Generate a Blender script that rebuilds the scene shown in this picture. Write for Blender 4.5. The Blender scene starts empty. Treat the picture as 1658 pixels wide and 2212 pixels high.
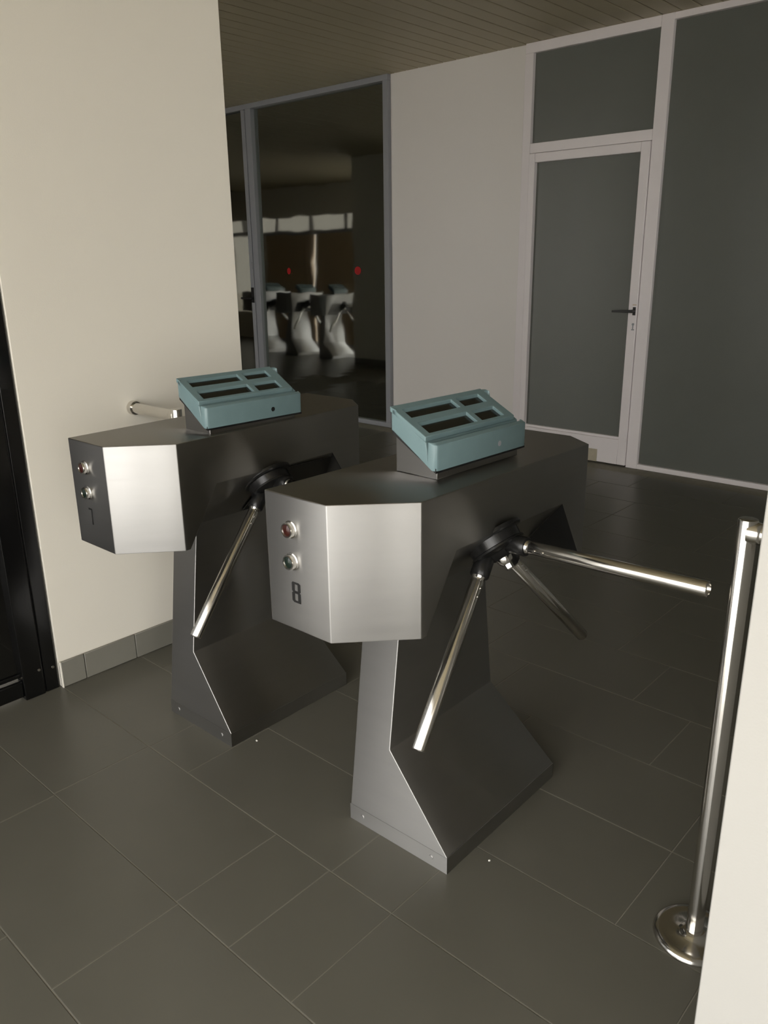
import bpy, bmesh, math, random
from mathutils import Vector, Matrix
random.seed(7)
C = bpy.context.scene.collection
sc = bpy.context.scene
PI = math.pi

# ---------------------------------------------------------------- camera
F_PX = 1719.7
YAW, PITCH, ROLL, CAM_H = 0.7381, 0.3064, -0.0127, 1.471
fwd = Vector((-math.sin(YAW)*math.cos(PITCH), math.cos(YAW)*math.cos(PITCH), -math.sin(PITCH)))
rt = Vector((math.cos(YAW), math.sin(YAW), 0)); up = rt.cross(fwd)
r2 = rt*math.cos(ROLL) + up*math.sin(ROLL); u2 = -rt*math.sin(ROLL) + up*math.cos(ROLL)
cam_data = bpy.data.cameras.new('camera'); cam = bpy.data.objects.new('camera', cam_data); C.objects.link(cam)
m = Matrix((r2, u2, -fwd)).transposed().to_4x4(); m.translation = Vector((0, 0, CAM_H)); cam.matrix_world = m
cam_data.sensor_fit = 'HORIZONTAL'; cam_data.sensor_width = 36.0; cam_data.lens = 36.0*F_PX/1658.0
cam_data.clip_start = 0.02; cam_data.clip_end = 200
sc.camera = cam

# ---------------------------------------------------------------- world: plain overcast daylight
w = bpy.data.worlds.new('overcast'); sc.world = w; w.use_nodes = True
bg = w.node_tree.nodes['Background']
bg.inputs[0].default_value = (1.0, 0.98, 0.945, 1); bg.inputs[1].default_value = 1.0
sc.view_settings.view_transform = 'Standard'; sc.view_settings.look = 'None'
sc.view_settings.gamma = 1; sc.view_settings.use_curve_mapping = False
sc.view_settings.exposure = 2.58

YF_ = -1.4
# portals that only guide daylight through the modelled openings
def portal(loc, rot, sx, sy):
    l = bpy.data.lights.new('daylight_portal', 'AREA'); l.shape = 'RECTANGLE'; l.size = sx; l.size_y = sy
    l.cycles.is_portal = True
    o = bpy.data.objects.new('daylight_portal', l); C.objects.link(o); o.location = loc; o.rotation_euler = rot
portal((-2.35, YF_-.11, 1.4), (PI/2, 0, 0), 9.7, 2.7)
portal((4.8, YF_-.11, 1.4), (PI/2, 0, 0), 4.2, 2.7)
portal((7.58, 3.4, 1.95), (PI/2, 0, PI/2), 3.0, 1.6)
portal((-11.2, -.41, 1.4), (PI/2, 0, 0), 7.3, 2.6)

# ---------------------------------------------------------------- materials
def newmat(name, col, rough=.5, metal=0., spec=.5):
    mt = bpy.data.materials.new(name); mt.use_nodes = True
    b = mt.node_tree.nodes['Principled BSDF']
    b.inputs['Base Color'].default_value = (*col, 1); b.inputs['Roughness'].default_value = rough
    b.inputs['Metallic'].default_value = metal; b.inputs['Specular IOR Level'].default_value = spec
    return mt
def srgb(r, g, b):
    f = lambda c: (c/255/12.92) if c/255 <= .04045 else ((c/255+.055)/1.055)**2.4
    return (f(r), f(g), f(b))
def nodes(mt): return mt.node_tree.nodes, mt.node_tree.links, mt.node_tree.nodes['Principled BSDF']
def noisy(mt, scale=20, amt=.12, bump=0., bscale=200, rvar=0., stretch=None, coord='Object'):
    N, L, b = nodes(mt)
    tc = N.new('ShaderNodeTexCoord'); mp = N.new('ShaderNodeMapping'); L.new(tc.outputs[coord], mp.inputs[0])
    if stretch: mp.inputs['Scale'].default_value = stretch
    n = N.new('ShaderNodeTexNoise'); n.inputs['Scale'].default_value = scale; n.inputs['Detail'].default_value = 5
    L.new(mp.outputs[0], n.inputs['Vector'])
    c = b.inputs['Base Color'].default_value[:3]
    mx = N.new('ShaderNodeMix'); mx.data_type = 'RGBA'
    mx.inputs['A'].default_value = (*[x*(1-amt) for x in c], 1); mx.inputs['B'].default_value = (*[min(1, x*(1+amt)) for x in c], 1)
    L.new(n.outputs['Fac'], mx.inputs['Factor']); L.new(mx.outputs['Result'], b.inputs['Base Color'])
    if rvar:
        r = b.inputs['Roughness'].default_value
        mr = N.new('ShaderNodeMapRange'); mr.inputs['To Min'].default_value = max(.02, r-rvar); mr.inputs['To Max'].default_value = r+rvar
        L.new(n.outputs['Fac'], mr.inputs[0]); L.new(mr.outputs[0], b.inputs['Roughness'])
    if bump:
        n2 = N.new('ShaderNodeTexNoise'); n2.inputs['Scale'].default_value = bscale; n2.inputs['Detail'].default_value = 3
        L.new(mp.outputs[0], n2.inputs['Vector'])
        bp = N.new('ShaderNodeBump'); bp.inputs['Strength'].default_value = bump; bp.inputs['Distance'].default_value = .002
        L.new(n2.outputs['Fac'], bp.inputs['Height']); L.new(bp.outputs[0], b.inputs['Normal'])
    return mt
M = {}
def brushed(name, tangent, stretch):
    mt = noisy(newmat(name, (.43, .423, .412), .42, 1.0), 5, .05, .006, 60, .04, stretch)
    N, L, b = nodes(mt); cx = N.new('ShaderNodeCombineXYZ')
    for i in range(3): cx.inputs[i].default_value = tangent[i]
    L.new(cx.outputs[0], b.inputs['Tangent']); b.inputs['Anisotropic'].default_value = .92
    return mt
M['steel'] = brushed('brushed_steel', (0, .02, 1), (1, 1, 10))
M['steel_top'] = brushed('brushed_steel_top', (1, 0, .02), (10, 1, 1))
M['chrome'] = noisy(newmat('polished_steel', (.66, .64, .60), .16, 1.0), 30, .05, 0, 1, .04)
M['black'] = noisy(newmat('black_cast_metal', (.008, .008, .008), .28), 40, .3, .1, 150)
M['blackdoor'] = noisy(newmat('black_lacquer', (.0035, .0035, .0035), .16, 0, .6), 12, .4, .03, 90)
M['blackglass'] = noisy(newmat('black_glass', (.003, .003, .003), .05, 0, 1.0), 12, .3)
M['teal'] = noisy(newmat('teal_enamel', srgb(110, 133, 136), .33), 25, .10, .04, 300)
M['screen'] = noisy(newmat('dark_display', (.012, .012, .009), .2), 20, .3)
M['redlens'] = noisy(newmat('red_lens', (.035, .008, .006), .12), 60, .5)
M['greenlens'] = noisy(newmat('dark_green_lens', (.008, .016, .012), .12), 60, .5)
M['ink'] = noisy(newmat('black_ink', (.006, .006, .006), .5), 60, .2)
M['wall'] = noisy(newmat('cream_plaster', srgb(232, 227, 215), .75, 0, .3), 3, .02, .10, 220)
M['wallright'] = noisy(newmat('cream_plaster_darkened', srgb(180, 178, 173), .75, 0, .3), 3, .02, .10, 220)  # same plaster as the left pier, darkened to offset strong window light
M['wallback'] = noisy(newmat('white_laminate', srgb(232, 228, 224), .42, 0, .5), 2, .02, .05, 120)
M['frame'] = noisy(newmat('grey_white_painted_frame', srgb(236, 230, 231), .4), 6, .04, .03, 100)
M['frame_dim'] = noisy(newmat('grey_aluminium_frame', srgb(150, 152, 157), .4), 6, .04, .03, 100)
M['frost'] = noisy(newmat('frosted_pane', srgb(98, 101, 95), .36, 0, .5), 2.2, .10, .35, 190, .04)
M['tile'] = noisy(newmat('grey_stone_tile', srgb(92, 90, 81), .34, 0, .45), 5, .10, .06, 120, .05)
M['skirt'] = noisy(newmat('grey_skirting_tile', srgb(125, 123, 114), .4, 0, .4), 5, .10, .06, 120, .05)
M['grout'] = noisy(newmat('pale_grout', srgb(128, 124, 112), .8), 30, .25)
M['ceil'] = noisy(newmat('brown_ceiling_slat', srgb(186, 176, 150), .5, 0, .4), 4, .12, .05, 100, 0, (1, .2, 1))
M['ceilback'] = noisy(newmat('ceiling_void', (.012, .011, .009), .9), 4, .1)
M['brown'] = noisy(newmat('brown_door_wood', srgb(196, 172, 140), .5), 6, .2, .05, 80, 0, (6, 6, 1))
M['outdoor'] = noisy(newmat('pavement', srgb(222, 218, 210), .8), 3, .1)
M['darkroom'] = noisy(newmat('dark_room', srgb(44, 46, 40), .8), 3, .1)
M['handle'] = noisy(newmat('black_handle', (.006, .006, .006), .35), 30, .2)
M['redsticker'] = noisy(newmat('red_sticker', srgb(170, 16, 20), .5), 30, .15)
M['beige'] = noisy(newmat('beige_card', srgb(176, 168, 148), .7), 30, .1)
M['paper'] = noisy(newmat('white_paper', srgb(225, 222, 214), .7), 30, .05)
# dark tinted reflecting glass
g = bpy.data.materials.new('tinted_glass'); g.use_nodes = True; N = g.node_tree.nodes; L = g.node_tree.links
N.remove(N['Principled BSDF']); out = N['Material Output']
tr = N.new('ShaderNodeBsdfTransparent'); tr.inputs[0].default_value = (.55, .60, .55, 1)
gl = N.new('ShaderNodeBsdfGlossy'); gl.inputs['Roughness'].default_value = .035; gl.inputs[0].default_value = (.92, .95, .90, 1)
nz = N.new('ShaderNodeTexNoise'); nz.inputs['Scale'].default_value = 2.0; tcg = N.new('ShaderNodeTexCoord'); L.new(tcg.outputs['Object'], nz.inputs['Vector'])
bpn = N.new('ShaderNodeBump'); bpn.inputs['Strength'].default_value = .25; bpn.inputs['Distance'].default_value = .006; L.new(nz.outputs['Fac'], bpn.inputs['Height']); L.new(bpn.outputs[0], gl.inputs['Normal'])
fr = N.new('ShaderNodeFresnel'); fr.inputs[0].default_value = 2.1
mx = N.new('ShaderNodeMixShader'); mf = N.new('ShaderNodeMath'); mf.operation = 'MULTIPLY_ADD'; mf.inputs[1].default_value = .7; mf.inputs[2].default_value = .30; mf.use_clamp = True; L.new(fr.outputs[0], mf.inputs[0]); L.new(mf.outputs[0], mx.inputs[0]); L.new(tr.outputs[0], mx.inputs[1]); L.new(gl.outputs[0], mx.inputs[2]); L.new(mx.outputs[0], out.inputs[0])
M['glass'] = g

# ---------------------------------------------------------------- mesh helpers
def obj(name, bm, mat, parent=None, smooth=False, bevel=0, seg=2, mats=None, angle=35):
    bmesh.ops.recalc_face_normals(bm, faces=bm.faces)
    me = bpy.data.meshes.new(name); bm.to_mesh(me); bm.free()
    for mm in (mats or [mat]): me.materials.append(mm)
    if smooth:
        for f in me.polygons: f.use_smooth = True
    o = bpy.data.objects.new(name, me); C.objects.link(o)
    if parent: o.parent = parent
    if bevel:
        b = o.modifiers.new('bevel', 'BEVEL'); b.width = bevel; b.segments = seg; b.limit_method = 'ANGLE'; b.angle_limit = math.radians(25)
        b.harden_normals = False
    if smooth or bevel:
        me.polygons.foreach_set('use_smooth', [True]*len(me.polygons))
        try: me.set_sharp_from_angle(angle=math.radians(angle))
        except Exception: pass
    return o
def box(bm, a, b):
    vs = [bm.verts.new((x, y, z)) for x in (a[0], b[0]) for y in (a[1], b[1]) for z in (a[2], b[2])]
    for q in ((0, 1, 3, 2), (4, 6, 7, 5), (0, 4, 5, 1), (2, 3, 7, 6), (0, 2, 6, 4), (1, 5, 7, 3)):
        bm.faces.new([vs[i] for i in q])
    return bm
def boxes(*bs):
    bm = bmesh.new()
    for a, b in bs: box(bm, a, b)
    return bm
def prism(bm, pts, d):
    """pts: 3D ring, extruded by vector d"""
    a = [bm.verts.new(p) for p in pts]; b = [bm.verts.new(Vector(p)+Vector(d)) for p in pts]
    n = len(pts); bm.faces.new(a[::-1]); bm.faces.new(b)
    for i in range(n): bm.faces.new((a[i], a[(i+1) % n], b[(i+1) % n], b[i]))
    return bm
def lathe(bm, prof, p0, axis, seg=32, cap=True):
    """prof: [(r, h)] along axis from p0"""
    p0 = Vector(p0); ax = Vector(axis).normalized()
    e1 = ax.orthogonal().normalized(); e2 = ax.cross(e1)
    rings = []
    for r, h in prof:
        rings.append([bm.verts.new(p0+ax*h+(e1*math.cos(t)+e2*math.sin(t))*r) for t in [2*PI*k/seg for k in range(seg)]])
    for A, B in zip(rings, rings[1:]):
        for k in range(seg): bm.faces.new((A[k], A[(k+1) % seg], B[(k+1) % seg], B[k]))
    if cap: bm.faces.new(rings[0][::-1]); bm.faces.new(rings[-1])
    return bm
def rounded(pts, rad, n=5):
    """round the corners of a 2D polygon"""
    out = []; k = len(pts)
    for i in range(k):
        p = Vector(pts[i]); a = Vector(pts[i-1]); b = Vector(pts[(i+1) % k]); r = rad[i] if isinstance(rad, (list, tuple)) else rad
        if r <= 0: out.append(tuple(p)); continue
        u = (a-p).normalized(); v = (b-p).normalized()
        P0 = p+u*r; P1 = p+v*r
        for j in range(n+1):
            t = j/n; out.append(tuple(P0*(1-t)**2+p*2*t*(1-t)+P1*t*t))
    return out
def empty(name, loc, rz=0, label=None, cat=None, group=None, kind=None):
    o = bpy.data.objects.new(name, None); C.objects.link(o); o.location = loc; o.rotation_euler = (0, 0, rz)
    o.empty_display_size = .05
    tag(o, label, cat, group, kind); return o
def tag(o, label=None, cat=None, group=None, kind=None):
    if label: o['label'] = label
    if cat: o['category'] = cat
    if group: o['group'] = group
    if kind: o['kind'] = kind
    return o

# ---------------------------------------------------------------- setting dimensions
BAY = 4.134                 # pitch of the bays between the piers
XL, XR = -2.614, -0.312     # faces of the two piers beside the turnstiles
PY0, PY1 = 1.115, 2.030     # near and far end of the piers
YB, HC = 5.42, 2.911        # back wall, ceiling height
YF = -1.4                  # entrance facade

# ---- floor: grout bed with laid tiles
TP = .3163
fl = obj('floor', boxes(((-17.5, YF-.1, -.12), (7.6, YB, -.0016))), M['grout']); tag(fl, 'grey tiled floor with thin pale joints', None, None, 'structure')
tile_cache = {}
def tile_mesh(wd):
    k = round(wd, 3)
    if k not in tile_cache:
        bm = bmesh.new(); g2 = .0013; c = .0012
        x0, x1, y0, y1 = g2, wd-g2, g2, TP-g2
        lo = [bm.verts.new(v) for v in ((x0, y0, -.008), (x1, y0, -.008), (x1, y1, -.008), (x0, y1, -.008))]
        hi = [bm.verts.new(v) for v in ((x0, y0, -c*.6), (x1, y0, -c*.6), (x1, y1, -c*.6), (x0, y1, -c*.6))]
        tp = [bm.verts.new(v) for v in ((x0+c, y0+c, 0), (x1-c, y0+c, 0), (x1-c, y1-c, 0), (x0+c, y1-c, 0))]
        for A, B in ((lo, hi), (hi, tp)):
            for i in range(4): bm.faces.new((A[i], A[(i+1) % 4], B[(i+1) % 4], B[i]))
        bm.faces.new(tp)
        me = bpy.data.meshes.new('tile'); bm.to_mesh(me); bm.free(); me.materials.append(M['tile']); tile_cache[k] = me
    return tile_cache[k]
ROWY0 = .4849
def row_joints(r):
    known = {2: [-1.424, -1.220, -1.010], 3: [-2.040, -1.835, -1.213, -1.010], 1: [-2.035, -1.424], 4: [-1.220, -.600]}
    if r - 1 in (0, 1, 2, 3) and r in known: pass
    return known.get(r)
def build_row(y, joints_seed):
    """all joints of a row from x=-7.2 to x=.7, around given joints"""
    js = sorted(joints_seed)
    while js[0] > -7.0: js.insert(0, js[0]-.62)
    while js[-1] < .5: js.append(js[-1]+.62)
    return js
seeds = {0: [-2.035, -1.415], 1: [-1.424, -1.220, -1.010], 2: [-2.040, -1.835, -1.213, -1.010], 3: [-1.220, -.600]}
rr = random.Random(3)
nt = 0
for r in range(-2, 16):
    y = ROWY0+TP*r
    js = build_row(y, seeds.get(r, [-1.01+rr.choice((0, .205, .41))-.62*2]))
    if y+TP > YB+.01: 
        continue
    for a, b in zip(js, js[1:]):
        xm = (a+b)/2
        if y > 1.7 and xm < -7: continue
        if y < 1.1 and xm < -3.4: continue
        if xm > -.1 and y > 2.2: pass
        if nt >= 296: break
        o = bpy.data.objects.new('tile', tile_mesh(b-a)); C.objects.link(o); o.parent = fl
        o.location = (a, y, rr.uniform(-.0004, 0)); o.rotation_euler = (rr.uniform(-.0008, .0008), rr.uniform(-.0005, .0005), 0)
        nt += 1
# outlying tiles (only seen mirrored, a few pixels each): one joined part
bm = bmesh.new()
def flat_tile(x0, y0, x1, y1): box(bm, (x0+.0015, y0+.0015, -.009), (x1-.0015, y1-.0015, 0))
for r in range(-8, 16):
    y = ROWY0+TP*r; y1 = min(y+TP, YB)
    if y < YF: y = YF
    x = -17.4+(r % 3)*.2
    while x < 7.2:
        xm = x+.31
        js = build_row(y, seeds.get(r, [0]))
        inside = (-7.3 < xm < .6 and r >= -2 and not (ROWY0+TP*r < 1.1 and xm < -3.4) and ROWY0+TP*(r+1) <= YB+.01)
        if not inside and (xm < -7.9 or xm > 1.3 or r < -2 or (ROWY0+TP*r < 1.1 and xm < -4.3)) and y1-y > .02:
            flat_tile(x, y, x+.62, y1)
        x += .62
o = obj('tile_field', bm, M['tile'], fl); o['kind'] = 'stuff'

# ---- ceiling of long slats running towards the back wall
ce = obj('ceiling', boxes(((-17.5, YF-.4, HC+.02), (7.6, YB+3.0, HC+.12))), M['ceilback']); tag(ce, 'dark brown slatted ceiling', None, None, 'structure')
slat_bm = bmesh.new()
prof = [(0.004, .014), (.004, .002), (.008, 0), (.117, 0), (.121, .002), (.121, .014)]
prism(slat_bm, [(x, 0, z) for x, z in prof], (0, YB-YF, 0))
bmesh.ops.recalc_face_normals(slat_bm, faces=slat_bm.faces)
slat_me = bpy.data.meshes.new('slat'); slat_bm.to_mesh(slat_me); slat_bm.free(); slat_me.materials.append(M['ceil'])
for k in range(173):
    o = bpy.data.objects.new('slat', slat_me); C.objects.link(o); o.parent = ce
    o.location = (-14.0+.125*k, YF, HC+rr.uniform(0, .0015)); o.rotation_euler = (0, rr.uniform(-.006, .006), 0)

# ---- piers between the bays
def pier(name, x0, x1, label):
    o = obj(name, boxes(((x0, PY0, 0), (x1, PY1, HC))), M['wall'], bevel=.002, seg=1); return tag(o, label, None, None, 'structure')
wl = pier('wall_left', XL-(BAY-(XR-XL)), XL, 'cream plastered pier left of turnstile 7')
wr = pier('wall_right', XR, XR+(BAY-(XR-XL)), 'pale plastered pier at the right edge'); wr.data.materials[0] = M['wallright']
pier('wall_right_far', XR+BAY, XR+BAY+(BAY-(XR-XL)), 'cream plastered pier beyond the right edge')
pier('wall_far_left', XL-(BAY-(XR-XL))-BAY, XL-BAY, 'cream plastered pier of the next bay')
pier('wall_outer_left', -14.6, -12.95, 'cream plastered pier of the farthest bay')
# skirting tiles on the left pier
sk = obj('baseboard_left', boxes(((XL, PY0, 0), (XL+.004, PY1, .098))), M['grout']); tag(sk, 'grey tiled skirting of the left pier', None, None, 'structure')
ys = [1.119, 1.208, 1.418, 1.734, 2.030]
for a, b in zip(ys, ys[1:]):
    obj('tile', boxes(((XL+.003, a+.0014, .001), (XL+.012, b-.0014, .100))), M['skirt'], sk, bevel=.0015, seg=1)
obj('corner_strip', boxes(((XL+.0005, 1.1150, 0), (XL+.0135, 1.1188, .101))), M['wall'], sk)
for i, bx in enumerate((XL-(BAY-(XR-XL)), XL-(BAY-(XR-XL))-BAY, XR)):
    o = obj('baseboard_rear', boxes(((bx, PY1, 0), (bx+BAY-(XR-XL), PY1+.012, .1))), M['skirt']); tag(o, None, None, None, 'structure')

# ---- shell
def struct(name, bm, mat, label=None, **k):
    return tag(obj(name, bm, mat, **k), label, None, None, 'structure')
# white column wall in the plane of the glazing
struct('wall_back', boxes(((-4.800, YB, 0), (-3.492, YB+.25, HC+.02))), M['wallback'], 'white wall panel between the two glazed partitions', bevel=.002, seg=1)
# rooms behind the glazing: closed and dark
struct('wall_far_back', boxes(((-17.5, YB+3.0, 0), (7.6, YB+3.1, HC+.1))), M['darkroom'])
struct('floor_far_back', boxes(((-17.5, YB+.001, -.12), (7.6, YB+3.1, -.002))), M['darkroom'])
struct('wall_outer_side', boxes(((-17.6, YF-.2, 0), (-17.5, YB+3.1, HC+.1))), M['wall'])
# hall side wall on the right with a window
struct('wall_side', boxes(((7.5, YF-.2, 0), (7.6, 1.9, HC+.02)), ((7.5, 4.9, 0), (7.6, YB+3.1, HC+.02)), ((7.5, 1.9, 0), (7.6, 4.9, 1.1)), ((7.5, 1.9, 2.7), (7.6, 4.9, HC+.02))), M['wall'])
# entrance facade; unseen outer openings added to light hall and left pier
fb = bmesh.new()
def fac(x0, x1, z0, z1): box(fb, (x0, YF-.1, z0), (x1, YF, z1))
fac(-7.5, 7.6, 2.72, HC+.02); fac(-7.5, -7.1, 0, 2.72); fac(2.5, 2.7, 0, 2.72); fac(6.9, 7.6, 0, 2.72)
box(fb, (-7.6, YF-.1, 0), (-7.5, -.3, HC+.02))
struct('wall_front', fb, M['wall'], 'entrance facade wall')
YG = -.30                   # the farther bays have their front set further in
fb = bmesh.new()
for x0, x1, z0, z1 in ((-17.5, -15.0, 0, HC+.02), (-15.0, -7.6, 2.36, HC+.02), (-13.62, -13.3, 0, 2.06), (-15.0, -14.5, 0, 2.06), (-14.5, -13.62, 0, .5), (-10.55, -10.4, 0, 2.36), (-7.8, -7.6, 0, 2.36)):
    box(fb, (x0, YG-.1, z0), (x1, YG, z1))
struct('wall_front_left', fb, M['wall'], 'entrance facade wall of the farthest bay')
win = obj('window_1', boxes(*[((x, YF-.08, 0), (x+.06, YF-.02, 2.72)) for x in (-7.1, -5.9, -4.6, -3.3, -1.3, -.13, 1.04, 2.44, 2.7, 4.1, 5.5, 6.84)], ((-7.1, YF-.08, 2.1), (2.5, YF-.02, 2.17)), ((2.7, YF-.08, 2.1), (6.9, YF-.02, 2.17))), M['frame_dim']); tag(win, None, None, None, 'structure')
def tint(name, col):
    g_ = bpy.data.materials.new(name); g_.use_nodes = True; N_ = g_.node_tree.nodes; L_ = g_.node_tree.links
    N_.remove(N_['Principled BSDF']); t_ = N_.new('ShaderNodeBsdfTransparent'); t_.inputs[0].default_value = (*col, 1)
    l_ = N_.new('ShaderNodeBsdfGlossy'); l_.inputs['Roughness'].default_value = .02
    m_ = N_.new('ShaderNodeMixShader'); m_.inputs[0].default_value = .06
    L_.new(t_.outputs[0], m_.inputs[1]); L_.new(l_.outputs[0], m_.inputs[2]); L_.new(m_.outputs[0], N_['Material Output'].inputs[0]); return g_
T_DARK, T_MID = tint('dark_dimming_pane', (.30, .35, .37)), tint('dimming_pane', (.80, .80, .80))  # unseen panes, tint added to dim daylight through parts of the front
T_STRIP = tint('milky_tinted_pane', (.30, .29, .27))
for x0, x1, mt in ((-5.84, -4.6, T_MID), (-4.54, -3.3, T_MID), (-3.24, -1.3, T_MID), (1.10, 2.44, T_MID)):
    obj('pane', boxes(((x0, YF-.055, 0), (x1, YF-.049, 2.72))), mt, win)
# farther bays: brown doors under a high light strip
dv = obj('window_2', boxes(*[((x, YG-.08, 2.10), (x+.05, YG-.02, 2.36)) for x in [-15.0+.98*k for k in range(5)]], ((-15.0, YG-.09, 2.04), (-10.5, YG-.01, 2.10))), M['frame_dim']); tag(dv, None, None, None, 'structure')
obj('pane', boxes(((-15.0, YG-.055, 2.10), (-10.55, YG-.049, 2.36))), T_STRIP, dv)
obj('pane', boxes(((-14.5, YG-.055, .5), (-13.62, YG-.049, 2.04))), T_STRIP, dv)
for i, (a, b) in enumerate(((-13.3, -11.95), (-11.9, -10.55))):
    o = obj('door_%d' % (i+3), boxes(((a, YG-.07, 0), (b, YG-.02, 2.06)), ((a+.15, YG-.02, .2), (b-.15, YG-.005, .95)), ((a+.15, YG-.02, 1.1), (b-.15, YG-.005, 1.9))), M['brown'], bevel=.004, seg=1); tag(o, None, None, None, 'structure')
obj('pane', boxes(((-10.35, YG-.055, 0), (-7.8, YG-.049, 2.36))), T_MID, dv)
wv = obj('fill_window', boxes(*[((x, YG-.08, 0), (x+.05, YG-.02, 2.36)) for x in (-10.4, -9.1, -7.85)]), M['frame_dim']); tag(wv, None, None, None, 'structure')  # unseen window added to light the mirrored bay
struct('ground_outside', boxes(((-40, -30, -.14), (25, 20, -.125)), ), M['outdoor'])

# ---- right glazed partition with the door
o = empty('window_3', (0, 0, 0), kind='structure', label='large frosted pane right of the door in a pale frame')
YFm, YP0, YP1 = YB-.035, YB-.004, YB+.012    # frame front, pane front and back
obj('pane', boxes(((-2.420, YP0, .035), (-.70, YP1, 2.875))), M['frost'], o)
obj('frame', boxes(((-2.500, YFm, 0), (-2.416, YB+.03, HC))), M['frame'], o, bevel=.003)
obj('sill_rail', boxes(((-2.416, YFm+.004, 0), (7.5, YB+.03, .036))), M['frame'], o, bevel=.002)
obj('head_rail', boxes(((-2.416, YFm+.002, 2.872), (7.5, YB+.03, HC))), M['frame'], o, bevel=.002)
obj('mullion', boxes(((-.74, YFm, .036), (-.66, YB+.03, 2.872))), M['frame'], o, bevel=.003)
obj('pane', boxes(((-.66, YP0, .035), (1.1, YP1, 2.875))), M['frost'], o)
obj('mullion', boxes(((1.1, YFm, .036), (1.18, YB+.03, 2.872))), M['frame'], o, bevel=.003)
obj('pane', boxes(((1.18, YP0, .035), (4.5, YP1, 2.875))), M['frost'], o)
t = empty('window_4', (0, 0, 0), kind='structure', label='frosted pane above the door in a pale frame')
obj('pane', boxes(((-3.425, YP0, 2.262), (-2.495, YP1, 2.850))), M['frost'], t)
obj('head_rail', boxes(((-3.492, YFm+.002, 2.845), (-2.500, YB+.03, HC))), M['frame'], t, bevel=.003)
obj('side_post', boxes(((-3.492, YFm, 0), (-3.425, YB+.03, 2.846))), M['frame'], t, bevel=.003)
obj('transom', boxes(((-3.425, YFm, 2.195), (-2.500, YB+.03, 2.262))), M['frame'], t, bevel=.003)
d = empty('door_1', (-3.42, YB, 0), kind='structure', label='frosted door in a pale frame with black lever handle')
dx = lambda x: x+3.42
dF = -.048
obj('stile', boxes(((dx(-2.566), dF, .012), (dx(-2.503), .01, 2.192))), M['frame'], d, bevel=.004)
obj('stile', boxes(((dx(-3.422), dF, .012), (dx(-3.372), .01, 2.192))), M['frame'], d, bevel=.004)
obj('top_rail', boxes(((dx(-3.372), dF, 2.130), (dx(-2.566), .01, 2.192))), M['frame'], d, bevel=.004)
obj('bottom_rail', boxes(((dx(-3.372), dF, .012), (dx(-2.566), .01, .198))), M['frame'], d, bevel=.004)
obj('inner_lip', boxes(((dx(-3.372), dF+.014, .198), (dx(-2.566), .0, .216)),), M['frame'], d, bevel=.002)
obj('pane', boxes(((dx(-3.375), -.012, .19), (dx(-2.563), .004, 2.135))), M['frost'], d)
bh = lathe(bmesh.new(), [(.011, 0), (.011, .045)], (dx(-2.522), dF, 1.113), (0, -1, 0), 16)
box(bh, (dx(-2.532), dF-.004, 1.085), (dx(-2.511), dF, 1.140))
tg = rounded([(dx(-2.512), 1.104), (dx(-2.512), 1.124), (dx(-2.662), 1.118), (dx(-2.662), 1.104)], .004, 3)
prism(bh, [(a, dF-.058, b) for a, b in tg], (0, .016, 0))
h = obj('handle', bh, M['handle'], d, bevel=.0015, seg=1)
obj('lock_mark', boxes(((dx(-2.536), dF-.001, 1.152), (dx(-2.508), dF+.002, 1.157))), M['brown'], d)
kb = lathe(bmesh.new(), [(.0085, 0), (.0085, .004)], (dx(-2.522), dF, 1.024), (0, -1, 0), 14); box(kb, (dx(-2.5255), dF-.003, .990), (dx(-2.5185), dF, 1.024)); box(kb, (dx(-2.532), dF-.003, .983), (dx(-2.512), dF, .991))
obj('keyhole', kb, M['frame_dim'], d)
kp = obj('rail_patch', boxes(((dx(-2.835), dF-.006, .012), (dx(-2.725), dF+.001, .105))), M['beige'], d, bevel=.002); kp['label'] = 'beige patch on the bottom rail'

# ---- left partition: dark glass with grey frame
p2 = empty('window_5', (0, 0, 0), kind='structure', label='tall dark glass pane reflecting the hall')
pn = obj('pane', boxes(((-6.562, YB-.004, .04), (-4.852, YB+.004, 2.872))), M['glass'], p2)
for v_ in pn.data.vertices: v_.co.y += .0056*v_.co.z      # the pane leans back a little
obj('head_rail', boxes(((-9.8, YFm, 2.866), (-4.80, YB+.03, HC))), M['frame_dim'], p2, bevel=.003)
obj('sill_rail', boxes(((-9.8, YFm, 0), (-4.80, YB+.03, .042))), M['frame_dim'], p2, bevel=.003)
obj('side_post', boxes(((-4.858, YFm, .042), (-4.800, YB+.03, 2.866))), M['frame_dim'], p2, bevel=.003)
obj('mullion', boxes(((-6.640, YFm, .042), (-6.560, YB+.03, 2.866))), M['frame_dim'], p2, bevel=.003)
d2 = empty('door_2', (-7.6, YB, 0), kind='structure', label='dark glass door beside the tall dark pane')
ex = lambda x: x+7.6
pn = obj('pane', boxes(((ex(-7.56), -.004, .05), (ex(-6.69), .004, 2.86))), M['glass'], d2)
for v_ in pn.data.vertices: v_.co.y += .0056*v_.co.z
obj('stile', boxes(((ex(-6.694), -.045, .045), (ex(-6.643), .02, 2.862))), M['frame_dim'], d2, bevel=.003)
obj('stile', boxes(((ex(-7.60), -.045, .045), (ex(-7.555), .02, 2.862))), M['frame_dim'], d2, bevel=.003)
bh = lathe(bmesh.new(), [(.011, 0), (.011, .05)], (ex(-6.665), -.045, 1.115), (0, -1, 0), 14)
box(bh, (ex(-6.69), -.05, 1.07), (ex(-6.645), -.044, 1.22)); box(bh, (ex(-6.80), -.100, 1.104), (ex(-6.655), -.084, 1.124))
obj('handle', bh, M['handle'], d2, bevel=.002, seg=1)
obj('latch', boxes(((ex(-6.665), -.056, 1.40), (ex(-6.60)-.045, -.044, 1.47))), M['frame_dim'], d2, bevel=.002)
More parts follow.
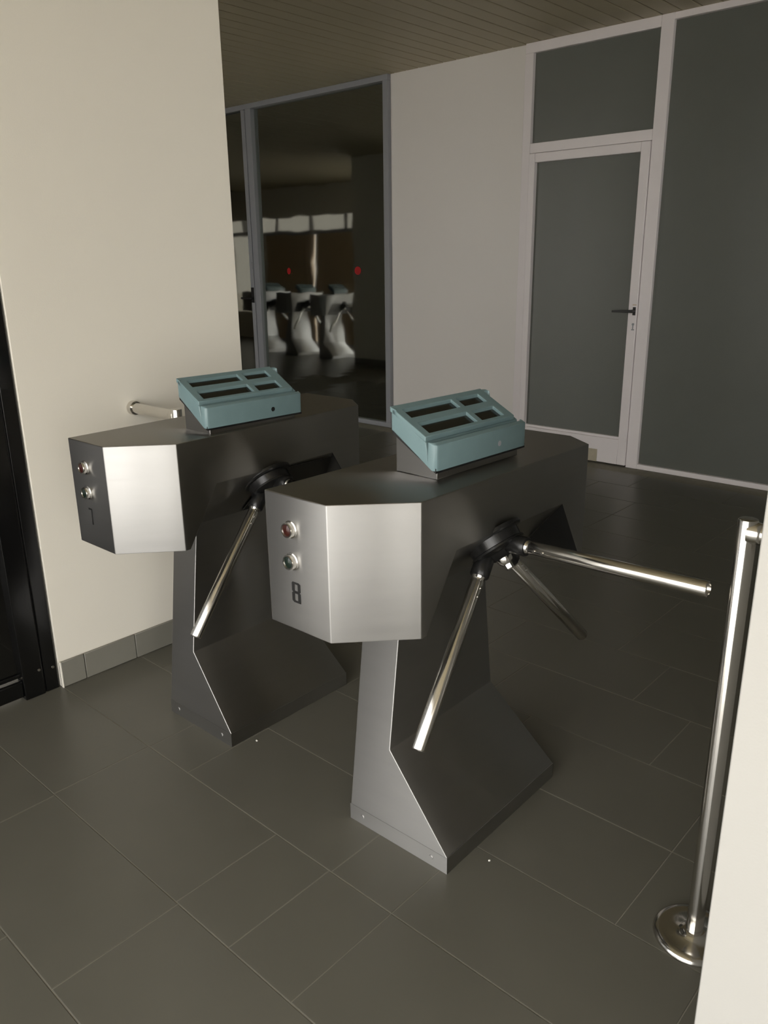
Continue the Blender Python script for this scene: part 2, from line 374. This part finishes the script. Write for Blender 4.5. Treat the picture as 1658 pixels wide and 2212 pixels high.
struct('window_6', boxes(((-17.5, YB-.004, 0), (-9.8, YB+.006, HC))), M['wallback'])
# next piece of the partition left of the glass door
p3 = empty('window_7', (0, 0, 0), kind='structure', label='dark glass pane farther left')
obj('pane', boxes(((-9.78, YB-.004, .04), (-7.66, YB+.006, 2.872))), M['glass'], p3)
obj('mullion', boxes(((-7.68, YFm, .042), (-7.605, YB+.03, 2.866))), M['frame_dim'], p3, bevel=.003)
# red stickers on the glass
def sticker(x, z, rx, rz, lab):
    pts = [(x+rx*math.cos(t), YB-.0055+.0056*z, z+rz*math.sin(t)) for t in [2*PI*k/28 for k in range(28)]]
    o = obj('round_sticker', prism(bmesh.new(), pts, (0, .0014, 0)), M['redsticker']); tag(o, lab, 'sticker')
sticker(-5.215, 1.383, .040, .036, 'larger red round sticker at the right of the dark glass')
sticker(-6.150, 1.380, .026, .030, 'smaller red round sticker near the mullion of the dark glass')

# ---- black door frame left of the pier
b = empty('door_black', (XL, 0, 0), kind='structure', label='black glazed door leaf in a black metal frame at the left edge')
b.name = 'door_7'
obj('post', boxes(((-.05, 1.062, .0), (-.004, 1.110, HC))), M['blackdoor'], b, bevel=.003)
obj('post', boxes(((-.05, .985, .0), (-.000, 1.056, HC))), M['blackdoor'], b, bevel=.003)
obj('seal', boxes(((-.045, 1.055, .0), (-.012, 1.063, HC))), M['handle'], b)
obj('pane', boxes(((-.034, -.9, .10), (-.026, .988, HC))), M['blackglass'], b)
obj('bottom_rail', boxes(((-.048, -.9, .012), (-.008, .986, .075)),), M['blackdoor'], b, bevel=.006)
obj('pane_bead', boxes(((-.040, -.9, .085), (-.018, .986, .100)),), M['blackdoor'], b, bevel=.003)
obj('screw', lathe(bmesh.new(), [(.006, 0), (.005, .003)], (-.002, 1.044, .098), (1, 0, 0), 12), M['chrome'], b, smooth=True)
obj('screw', lathe(bmesh.new(), [(.006, 0), (.005, .003)], (-.005, 1.095, .088), (1, 0, 0), 12), M['chrome'], b, smooth=True)

# ---------------------------------------------------------------- turnstile
XC, XRt, YC, Y4, YBk, XB = .1897, .324, .142, .8587, .9239, .2347
HB, HM = .6911, .8616
Y1, Y2, Y3 = .1592, .2655, .7307
Y5 = Y3+(Y2-Y1)
CL, CR, XS, ZK, ZF = -.0053, .1161, .3241, .0487, .2552
def cfront(z): return .2444+(.3256-.2444)*(max(z, ZK)-ZK)/(HB-ZK)
def crear(z): return .7628+(.6805-.7628)*(max(z, ZK)-ZK)/(HB-ZK)
APEX = Vector((.284, .465, .8226))
INC, CONE, ARM_L = .8606, .8922, .5264
AX = Vector((math.cos(INC), 0, -math.sin(INC)))
def arm_dir(th, k):
    e1 = Vector((math.sin(INC), 0, math.cos(INC))); e2 = Vector((0, 1, 0)); a = th+k*2*PI/3
    return math.cos(CONE)*AX+math.sin(CONE)*(math.cos(a)*e1+math.sin(a)*e2)

def head_mesh():
    plan = [(0, 0), (XC, 0), (XRt, YC), (XRt, Y4), (XB, YBk), (0, YBk)]
    bm = prism(bmesh.new(), [(x, y, HB) for x, y in plan], (0, 0, 1-HB))
    bmesh.ops.recalc_face_normals(bm, faces=bm.faces)
    me = bpy.data.meshes.new('tmp'); bm.to_mesh(me); bm.free(); a = bpy.data.objects.new('tmp', me); C.objects.link(a)
    # notch: trapezoid in y-z, inner face at 45 degrees
    k = (Y2-Y1)/(HM-HB); e = .03
    def ring(z, x):
        s = (HM-z)*k
        return [(x, Y2-s, z), (x, Y3+s, z)]
    bm = bmesh.new()
    zb = HB-e
    # vertices: inner sloping face from (XRt,HM) to (XRt-(HM-zb), zb)
    dz = HM-zb
    xi = XRt-dz
    o1 = [(XRt+e, Y2, HM), (XRt+e, Y3, HM)]
    o2 = [(XRt, Y2, HM), (XRt, Y3, HM)]
    i1 = [(xi, Y2-dz*k, zb), (xi, Y3+dz*k, zb)]
    o3 = [(XRt+e, Y2-dz*k, zb), (XRt+e, Y3+dz*k, zb)]
    L0 = [bm.verts.new(v) for v in (o1[0], o2[0], i1[0], o3[0])]; R0 = [bm.verts.new(v) for v in (o1[1], o2[1], i1[1], o3[1])]
    bm.faces.new(L0); bm.faces.new(R0[::-1])
    for i in range(4): bm.faces.new((L0[i], R0[i], R0[(i+1) % 4], L0[(i+1) % 4]))
    bmesh.ops.recalc_face_normals(bm, faces=bm.faces)
    mc = bpy.data.meshes.new('cut'); bm.to_mesh(mc); bm.free(); c = bpy.data.objects.new('cut', mc); C.objects.link(c)
    md = a.modifiers.new('b', 'BOOLEAN'); md.operation = 'DIFFERENCE'; md.object = c; md.solver = 'EXACT'
    dg = bpy.context.evaluated_depsgraph_get(); dg.update()
    res = bpy.data.meshes.new_from_object(a.evaluated_get(dg)); 
    for q in (a, c): bpy.data.objects.remove(q)
    bm = bmesh.new(); bm.from_mesh(res)
    for f in bm.faces:
        c_ = f.calc_center_median()
        f.material_index = 1 if f.normal.z > .9 else (2 if (f.normal.y < -.5 and c_.y > .6) else 0)
    return bm

def glyph(ch):
    """angular numerals on a 1x2 cell, strokes as flat slabs"""
    s = .17
    if ch == '7': polys = [[(0, 1.86), (.0, 2), (.86, 2), (1, 1.86), (1, 1.86), (.93, 1.84), (.80, 1.86)], [(.80, 1.9), (1, 1.9), (.86, .0), (.66, .0)]]
    return polys
def number_bm(ch, cx, cz, wd, ht):
    bm = bmesh.new()
    def P(pts):
        prism(bm, [(cx+(x-.5)*wd, -.0012, cz+(z-1)*ht/2) for x, z in pts], (0, .0016, 0))
    if ch == '7':
        P([(.0, 1.80), (.0, 2.0), (.86, 2.0), (1.0, 1.90), (.92, 1.80)])
        P([(.78, 1.80), (1.0, 1.90), (.92, 0), (.66, 0)])
    elif ch == '8':
        t = .26; v = .15
        def ring(o, i):
            n = len(o)
            for a in range(n): P([o[a], o[(a+1) % n], i[(a+1) % n], i[a]])
        ring([(.10, 1.98), (.78, 1.98), (.98, 1.86), (.98, 1.12), (.82, .98), (.20, .98), (.02, 1.12), (.02, 1.86)][::-1],
             [(.30, 1.80), (.66, 1.80), (.70, 1.76), (.70, 1.18), (.66, 1.14), (.34, 1.14), (.30, 1.18), (.30, 1.76)][::-1])
        ring([(.20, 1.06), (.82, 1.06), (.98, .92), (.98, .14), (.98, .0), (.22, .0), (.02, .16), (.02, .92)][::-1],
             [(.34, .90), (.66, .90), (.70, .86), (.70, .24), (.66, .18), (.36, .18), (.30, .24), (.30, .86)][::-1])
    elif ch == '5':
        P([(0, 1.8), (0, 2), (1, 2), (1, 1.8)]); P([(0, 1), (0, 1.8), (.26, 1.8), (.26, 1)]); P([(0, 1), (0, 1.15), (1, 1.15), (1, 1)]); P([(.74, 0), (.74, 1), (1, 1), (1, 0)]); P([(0, 0), (0, .16), (.74, .16), (.74, 0)])
    elif ch == '6':
        P([(0, 1.8), (0, 2), (1, 2), (1, 1.8)]); P([(0, 0), (0, 1.8), (.26, 1.8), (.26, 0)]); P([(.26, 1), (.26, 1.15), (1, 1.15), (1, 1)]); P([(.74, 0), (.74, 1), (1, 1), (1, 0)]); P([(.26, 0), (.26, .16), (.74, .16), (.74, 0)])
    return bm

BX = dict(xl=.250, zl=1.021, xh=.112, zbh=1.099, zth=1.153, zll=1.080, y0=.284, y1=.639)
def turnstile(loc, rz, num, label, th=-.0471, hub_dy=0, rdx=0, rdy=0, hole='black', group=None, tilt=0):
    T = empty('turnstile', loc, rz, label, 'turnstile', group)
    APEX = Vector((.284, .465+hub_dy, .8226))
    hd = obj('housing', head_mesh(), None, T, bevel=.0022, seg=2, mats=[M['steel'], M['steel_top'], M['black']], angle=50)
    if tilt:
        for v in hd.data.vertices: v.co.z += tilt*v.co.y
    # pedestal: lofted front and rear outline
    prof = [(CL, 0), (XS, 0), (XS, ZK), (CR, ZF), (CR, HB+.03), (CL, HB+.03), (CL, ZK)]
    bm = bmesh.new()
    a = [bm.verts.new((x, cfront(z), z)) for x, z in prof]; b2 = [bm.verts.new((x, crear(z), z)) for x, z in prof]
    n = len(prof)
    for i in range(n): bm.faces.new((a[i], a[(i+1) % n], b2[(i+1) % n], b2[i]))
    for R_ in (a, b2):
        bm.faces.new((R_[0], R_[1], R_[2], R_[6])); bm.faces.new((R_[6], R_[2], R_[3], R_[4], R_[5]))
    obj('pedestal', bm, M['steel'], T, bevel=.002, seg=2, angle=50)
    obj('kick_plate', boxes(((CL-.0012, .2432, 0), (XS+.0014, .2440, ZK-.001)), ((XS+.0002, .2440, 0), (XS+.0014, .7636, ZK-.001))), M['steel'], T)
    for x in (.040, .276):
        obj('bolt', lathe(bmesh.new(), [(.0062, 0), (.0062, .0016), (.0052, .0024)], (x, .2432, .026), (0, -1, 0), 14), M['steel'], T)
    # signal lamps on the narrow face
    for z, mt, lb in ((.926, M['redlens'], 'red signal lamp'), (.853, M['greenlens'], 'dark signal lamp')):
        lp = obj('signal_lamp', lathe(bmesh.new(), [(.0195, 0), (.0195, .002), (.0172, .0035), (.0172, .012), (.0160, .014), (.0135, .014), (.0125, .0115)], (.080, -.0002, z), (0, -1, 0), 6*6, False), M['chrome'], T, smooth=True)
        lp['label'] = lb
        obj('lens', lathe(bmesh.new(), [(.0130, .0), (.0130, .0118), (.010, .0135), (.005, .0146), (.001, .015)], (.080, -.0002, z), (0, -1, 0), 28), mt, lp, smooth=True)
    nm = obj('number', number_bm(num, .0885 if num != '7' else .080, .782, .027 if num != '7' else .018, .048), M['ink'], T); nm['label'] = 'black numeral %s' % num
    cb = bmesh.new(); kk = (Y2-Y1)/(HM-HB); zt, zl_ = HM-.003, HB+.012
    cpts = [(XRt-(HM-zt)+.0008, .47, zt+.0008), (XRt-(HM-zt)+.0008, Y3+(HM-zt)*kk-.004, zt+.0008), (XRt-(HM-zl_)+.0008, Y3+(HM-zl_)*kk-.004, zl_+.0008), (XRt-(HM-zl_)+.0008, .47, zl_+.0008)]
    obj('cover_plate', prism(cb, cpts, (.0015, 0, -.0015)), M['black'], T)
    # hub: rotating black casting on the 45 degree face
    base = APEX-AX*.012
    hb = lathe(bmesh.new(), [(.082, 0), (.082, .008), (.078, .012), (.068, .013), (.066, .034), (.070, .036), (.071, .041), (.066, .044), (.040, .050), (.030, .062), (.0235, .066)], base, AX, 48)
    hub = obj('hub', hb, M['black'], T, smooth=True, angle=30)
    obj('cap_nut', lathe(bmesh.new(), [(.021, .058), (.021, .066), (.019, .076), (.013, .083), (.013, .0835)], base, AX, 32), M['chrome'], hub, smooth=True, angle=40)
    obj('cap_bolt', lathe(bmesh.new(), [(.0115, .080), (.0115, .094), (.0095, .097)], base, AX, 6), M['chrome'], hub)
    for k in range(3):
        dr = arm_dir(th, k)
        ob = bmesh.new()
        lathe(ob, [(.014, .030), (.0225, .045), (.0235, .080), (.0235, .098), (.0215, .101)], APEX, dr, 28)
        obj('arm_socket', ob, M['black'], hub, smooth=True)
        ar = obj('arm', lathe(bmesh.new(), [(.0168, .090), (.0168, .104), (.0160, .105), (.0160, .113), (.0168, .114), (.0168, ARM_L-.003), (.0158, ARM_L-.0005), (.0128, ARM_L), (.0128, ARM_L-.004)], APEX, dr, 32), M['chrome'], T, smooth=True, angle=40)
        nrm = dr.cross(Vector((0, 0, 1))).normalized() if k else Vector((0, -1, 0))
        sd = Vector((0, -1, 0)) if k == 0 else (dr.cross(Vector((0, 1, 0)))).normalized()
        pb = bmesh.new()
        for q in (.128, .150): lathe(pb, [(.0035, .0150), (.0032, .0184)], APEX+dr*q, sd if sd.dot(Vector((1, -1, 0))) > 0 else -sd, 12)
        obj('pin', pb, M['chrome'], ar, smooth=True)
    # reader: slanted riser and teal box
    rd = empty('tmp', (0, 0, 0)); bpy.data.objects.remove(rd)
    B = BX; mt4 = Matrix.Translation((rdx, rdy, 0)) @ Matrix.Translation((B['xl'], B['y0'], 0)) @ Matrix.Rotation(-.037, 4, 'Z') @ Matrix.Translation((-B['xl'], -B['y0'], 0))
    def xf(bm): bmesh.ops.transform(bm, matrix=mt4, verts=bm.verts); return bm
    s = (B['zbh']-B['zl'])/(B['xh']-B['xl'])
    zbot = lambda x: B['zl']+s*(x-B['xl'])
    x0, x1 = .116, .240
    rs = obj('riser', xf(prism(bmesh.new(), [(x0, .300, .9985), (x1, .300, .9985), (x1, .300, zbot(x1)+.002), (x0, .300, zbot(x0)+.002)], (0, .315, 0))), M['steel'], T, bevel=.0015, seg=1, angle=50)
    gp = [(B['xh']+.004, B['zbh']-.0080), (B['xl']-.003, B['zl']-.0050), (B['xl']-.003, B['zl']+.006), (B['xh']+.004, B['zbh']+.003)]
    obj('gap_shadow', xf(prism(bmesh.new(), [(x, B['y0']+.003, z) for x, z in gp], (0, B['y1']-B['y0']-.006, 0))), M['ink'], T)  # thin black strip drawn for the gap shadow under the reader box
    # lower tray of the box: side profile with the groove under the lid
    mlid = -.53; zlid = lambda x: B['zth']+mlid*(x-B['xh'])
    prof = [(B['xh'], B['zbh']), (B['xl'], B['zl']), (B['xl'], B['zll']), (.2385, B['zll']+.0055), (.2290, 1.046), (.2190, zlid(.2190)-.0122), (.126, zlid(.126)-.0122), (.124, B['zth']-.006), (B['xh'], B['zth']-.003)]
    # rounded plan for the box: build as loft of slices in y with inset ends
    bm = bmesh.new(); rings = []
    R_ = .012
    ycs = [(0, R_), (R_*.13, R_*.5), (R_*.5, R_*.13), (R_, 0)]
    def slices(y0, y1):
        out = [(y0+dy, ins) for dy, ins in ycs]; out += [(y1-dy, ins) for dy, ins in reversed(ycs)]; return out
    xm = .18
    for y, ins in slices(B['y0'], B['y1']):
        ring = []
        for (x, z) in prof:
            xx = x
            if x > .225: xx = x-ins*(1.0 if x > .23 else .3)
            if x < .13: xx = x+ins*.7
            ring.append(bm.verts.new((xx, y, z)))
        rings.append(ring)
    n = len(prof)
    for A, Bq in zip(rings, rings[1:]):
        for i in range(n): bm.faces.new((A[i], A[(i+1) % n], Bq[(i+1) % n], Bq[i]))
    bm.faces.new(rings[0]); bm.faces.new(rings[-1][::-1])
    ca = obj('reader_case', xf(bm), M['teal'], T, bevel=.0012, seg=2, angle=50)
    # lid: plate with four window cut-outs built as a grid of cells
    xs = [B['xh'], .128, .157, .176, .210, .2192]; 
    ya, yb_, yc_, yd, ye, yf = B['y0'], .308, .486, .505, .594, .626
    ysl = [ya, yb_, yc_, yd, ye, yf]
    bm = bmesh.new(); V = {}
    def v(i, j, top):
        key = (i, j, top)
        if key not in V:
            x, y = xs[i], ysl[j]
            V[key] = bm.verts.new((x, y, zlid(x)-(0 if top else .012)))
        return V[key]
    holes = {(1, 1), (1, 3), (3, 1), (3, 3)}
    for i in range(5):
        for j in range(5):
            if (i, j) in holes: continue
            bm.faces.new((v(i, j, 1), v(i+1, j, 1), v(i+1, j+1, 1), v(i, j+1, 1)))
            bm.faces.new((v(i, j, 0), v(i, j+1, 0), v(i+1, j+1, 0), v(i+1, j, 0)))
            for (di, dj, e) in ((-1, 0, ((i, j), (i, j+1))), (1, 0, ((i+1, j+1), (i+1, j))), (0, -1, ((i+1, j), (i, j))), (0, 1, ((i, j+1), (i+1, j+1)))):
                ni, nj = i+di, j+dj
                if not (0 <= ni < 5 and 0 <= nj < 5) or (ni, nj) in holes:
                    (p, q), (r_, s_) = e
                    bm.faces.new((v(p, q, 1), v(r_, s_, 1), v(r_, s_, 0), v(p, q, 0)))
    bmesh.ops.translate(bm, verts=bm.verts, vec=(0, 0, 0))
    # soften the outer plan corners
    for vv in list(bm.verts):
        pass
    lid = obj('lid', xf(bm), M['teal'], ca, bevel=.0016, seg=2, angle=50)
    for (i, j) in sorted(holes):
        bm = bmesh.new()
        x0_, x1_, y0_, y1_ = xs[i]-.001, xs[i+1]+.001, ysl[j]-.001, ysl[j+1]+.001
        vs = [(x0_, y0_, zlid(x0_)-.0085), (x1_, y0_, zlid(x1_)-.0085), (x1_, y1_, zlid(x1_)-.0085), (x0_, y1_, zlid(x0_)-.0085)]
        prism(bm, vs, (0, 0, -.003)); obj('display', xf(bm), M['screen'], ca)
    obj('keyhole', xf(lathe(bmesh.new(), [(.0048, .0), (.0068, .0006), (.0068, .0008)], (B['xl']+.0002, .522, 1.046), (1, 0, 0), 20)), M['ink'] if hole == 'black' else M['frame_dim'], ca)
    return T

X7, Y7, X8, Y8 = -2.162, 1.0439, -1.3101, 1.0551
turnstile((X7, Y7, 0), .0053, '7', 'brushed steel turnstile marked 7 beside the cream left pier', hub_dy=.022, rdx=.054, rdy=-.024, tilt=.012)
turnstile((X8, Y8, 0), .0142, '8', 'brushed steel turnstile marked 8, nearer one in the middle', hole='grey', tilt=-.007)

# ---- guard rails fixed to the piers
def guard(px, wallx, label, name='guard_post'):
    sgn = 1 if wallx > px else -1
    G = empty(name, (px, 1.522, 0), 0, label, 'guard rail')
    obj('post', lathe(bmesh.new(), [(.0185, .012), (.0185, .993), (.0172, .9955), (.012, .9965)], (0, 0, 0), (0, 0, 1), 36), M['chrome'], G, smooth=True, angle=40)
    obj('base_flange', lathe(bmesh.new(), [(.088, 0), (.088, .004), (.083, .011), (.074, .013), (.070, .0125), (.034, .0125), (.030, .016), (.024, .020), (.0185, .021)], (0, 0, 0), (0, 0, 1), 56), M['chrome'], G, smooth=True, angle=60)
    L_ = abs(wallx-px)
    obj('wall_rail', lathe(bmesh.new(), [(.0195, .010), (.0195, L_-.006)], (0, 0, .970), (sgn, 0, 0), 32), M['chrome'], G, smooth=True)
    obj('wall_flange', lathe(bmesh.new(), [(.024, L_-.020), (.026, L_-.016), (.026, L_)], (0, 0, .970), (sgn, 0, 0), 36), M['chrome'], G, smooth=True, angle=50)
    obj('rail_socket', lathe(bmesh.new(), [(.0222, .004), (.0222, .018), (.0205, .026), (.0195, .028)], (0, 0, .970), (sgn, 0, 0), 32), M['chrome'], G, smooth=True)
    return G
guard(-.452, XR, 'chrome guard post with round base beside the right pier')
guard(-2.335, XL, 'short chrome guard rail on the left pier behind turnstile 7')

# ---- turnstiles of the farther bays, seen mirrored in the dark glass
def copy_tree(o, parent=None):
    c = o.copy(); C.objects.link(c)
    if parent: c.parent = parent
    for ch in [q for q in o.children]: copy_tree(ch, c)
    return c
srcs = [q for q in bpy.data.objects if q.parent is None and q.name.startswith('turnstile')]
labs = ('middle one of the three steel turnstiles mirrored in the dark glass', 'rightmost of the three steel turnstiles mirrored in the dark glass', 'leftmost of the three steel turnstiles mirrored in the dark glass')
for s_, off, lb in zip((srcs[0], srcs[1], srcs[0]), (2*BAY, 2*BAY, 2*BAY+.85), labs):
    c = copy_tree(s_); c.location.x -= off; c['label'] = lb; c['group'] = 'turnstiles mirrored in the dark glass'
    for ch in list(c.children):
        if ch.name.startswith('number'): bpy.data.objects.remove(ch)
# ---- small crumbs of plaster on the floor by the base of turnstile 8
def crumb(x, y, r, lab, name='plaster_crumb', mat='paper'):
    bm = bmesh.new(); bmesh.ops.create_icosphere(bm, subdivisions=1, radius=r)
    for v_ in bm.verts: v_.co *= random.uniform(.75, 1.2); v_.co.z *= .7
    o = obj(name, bm, M[mat]); o.location = (x, y, r*.6); tag(o, lab, 'crumb')
crumb(-.935, 1.412, .0036, 'small pale plaster crumb beside the base of turnstile 8')
crumb(-1.805, 1.362, .0040, 'small grey plaster crumb beside the base of turnstile 7')
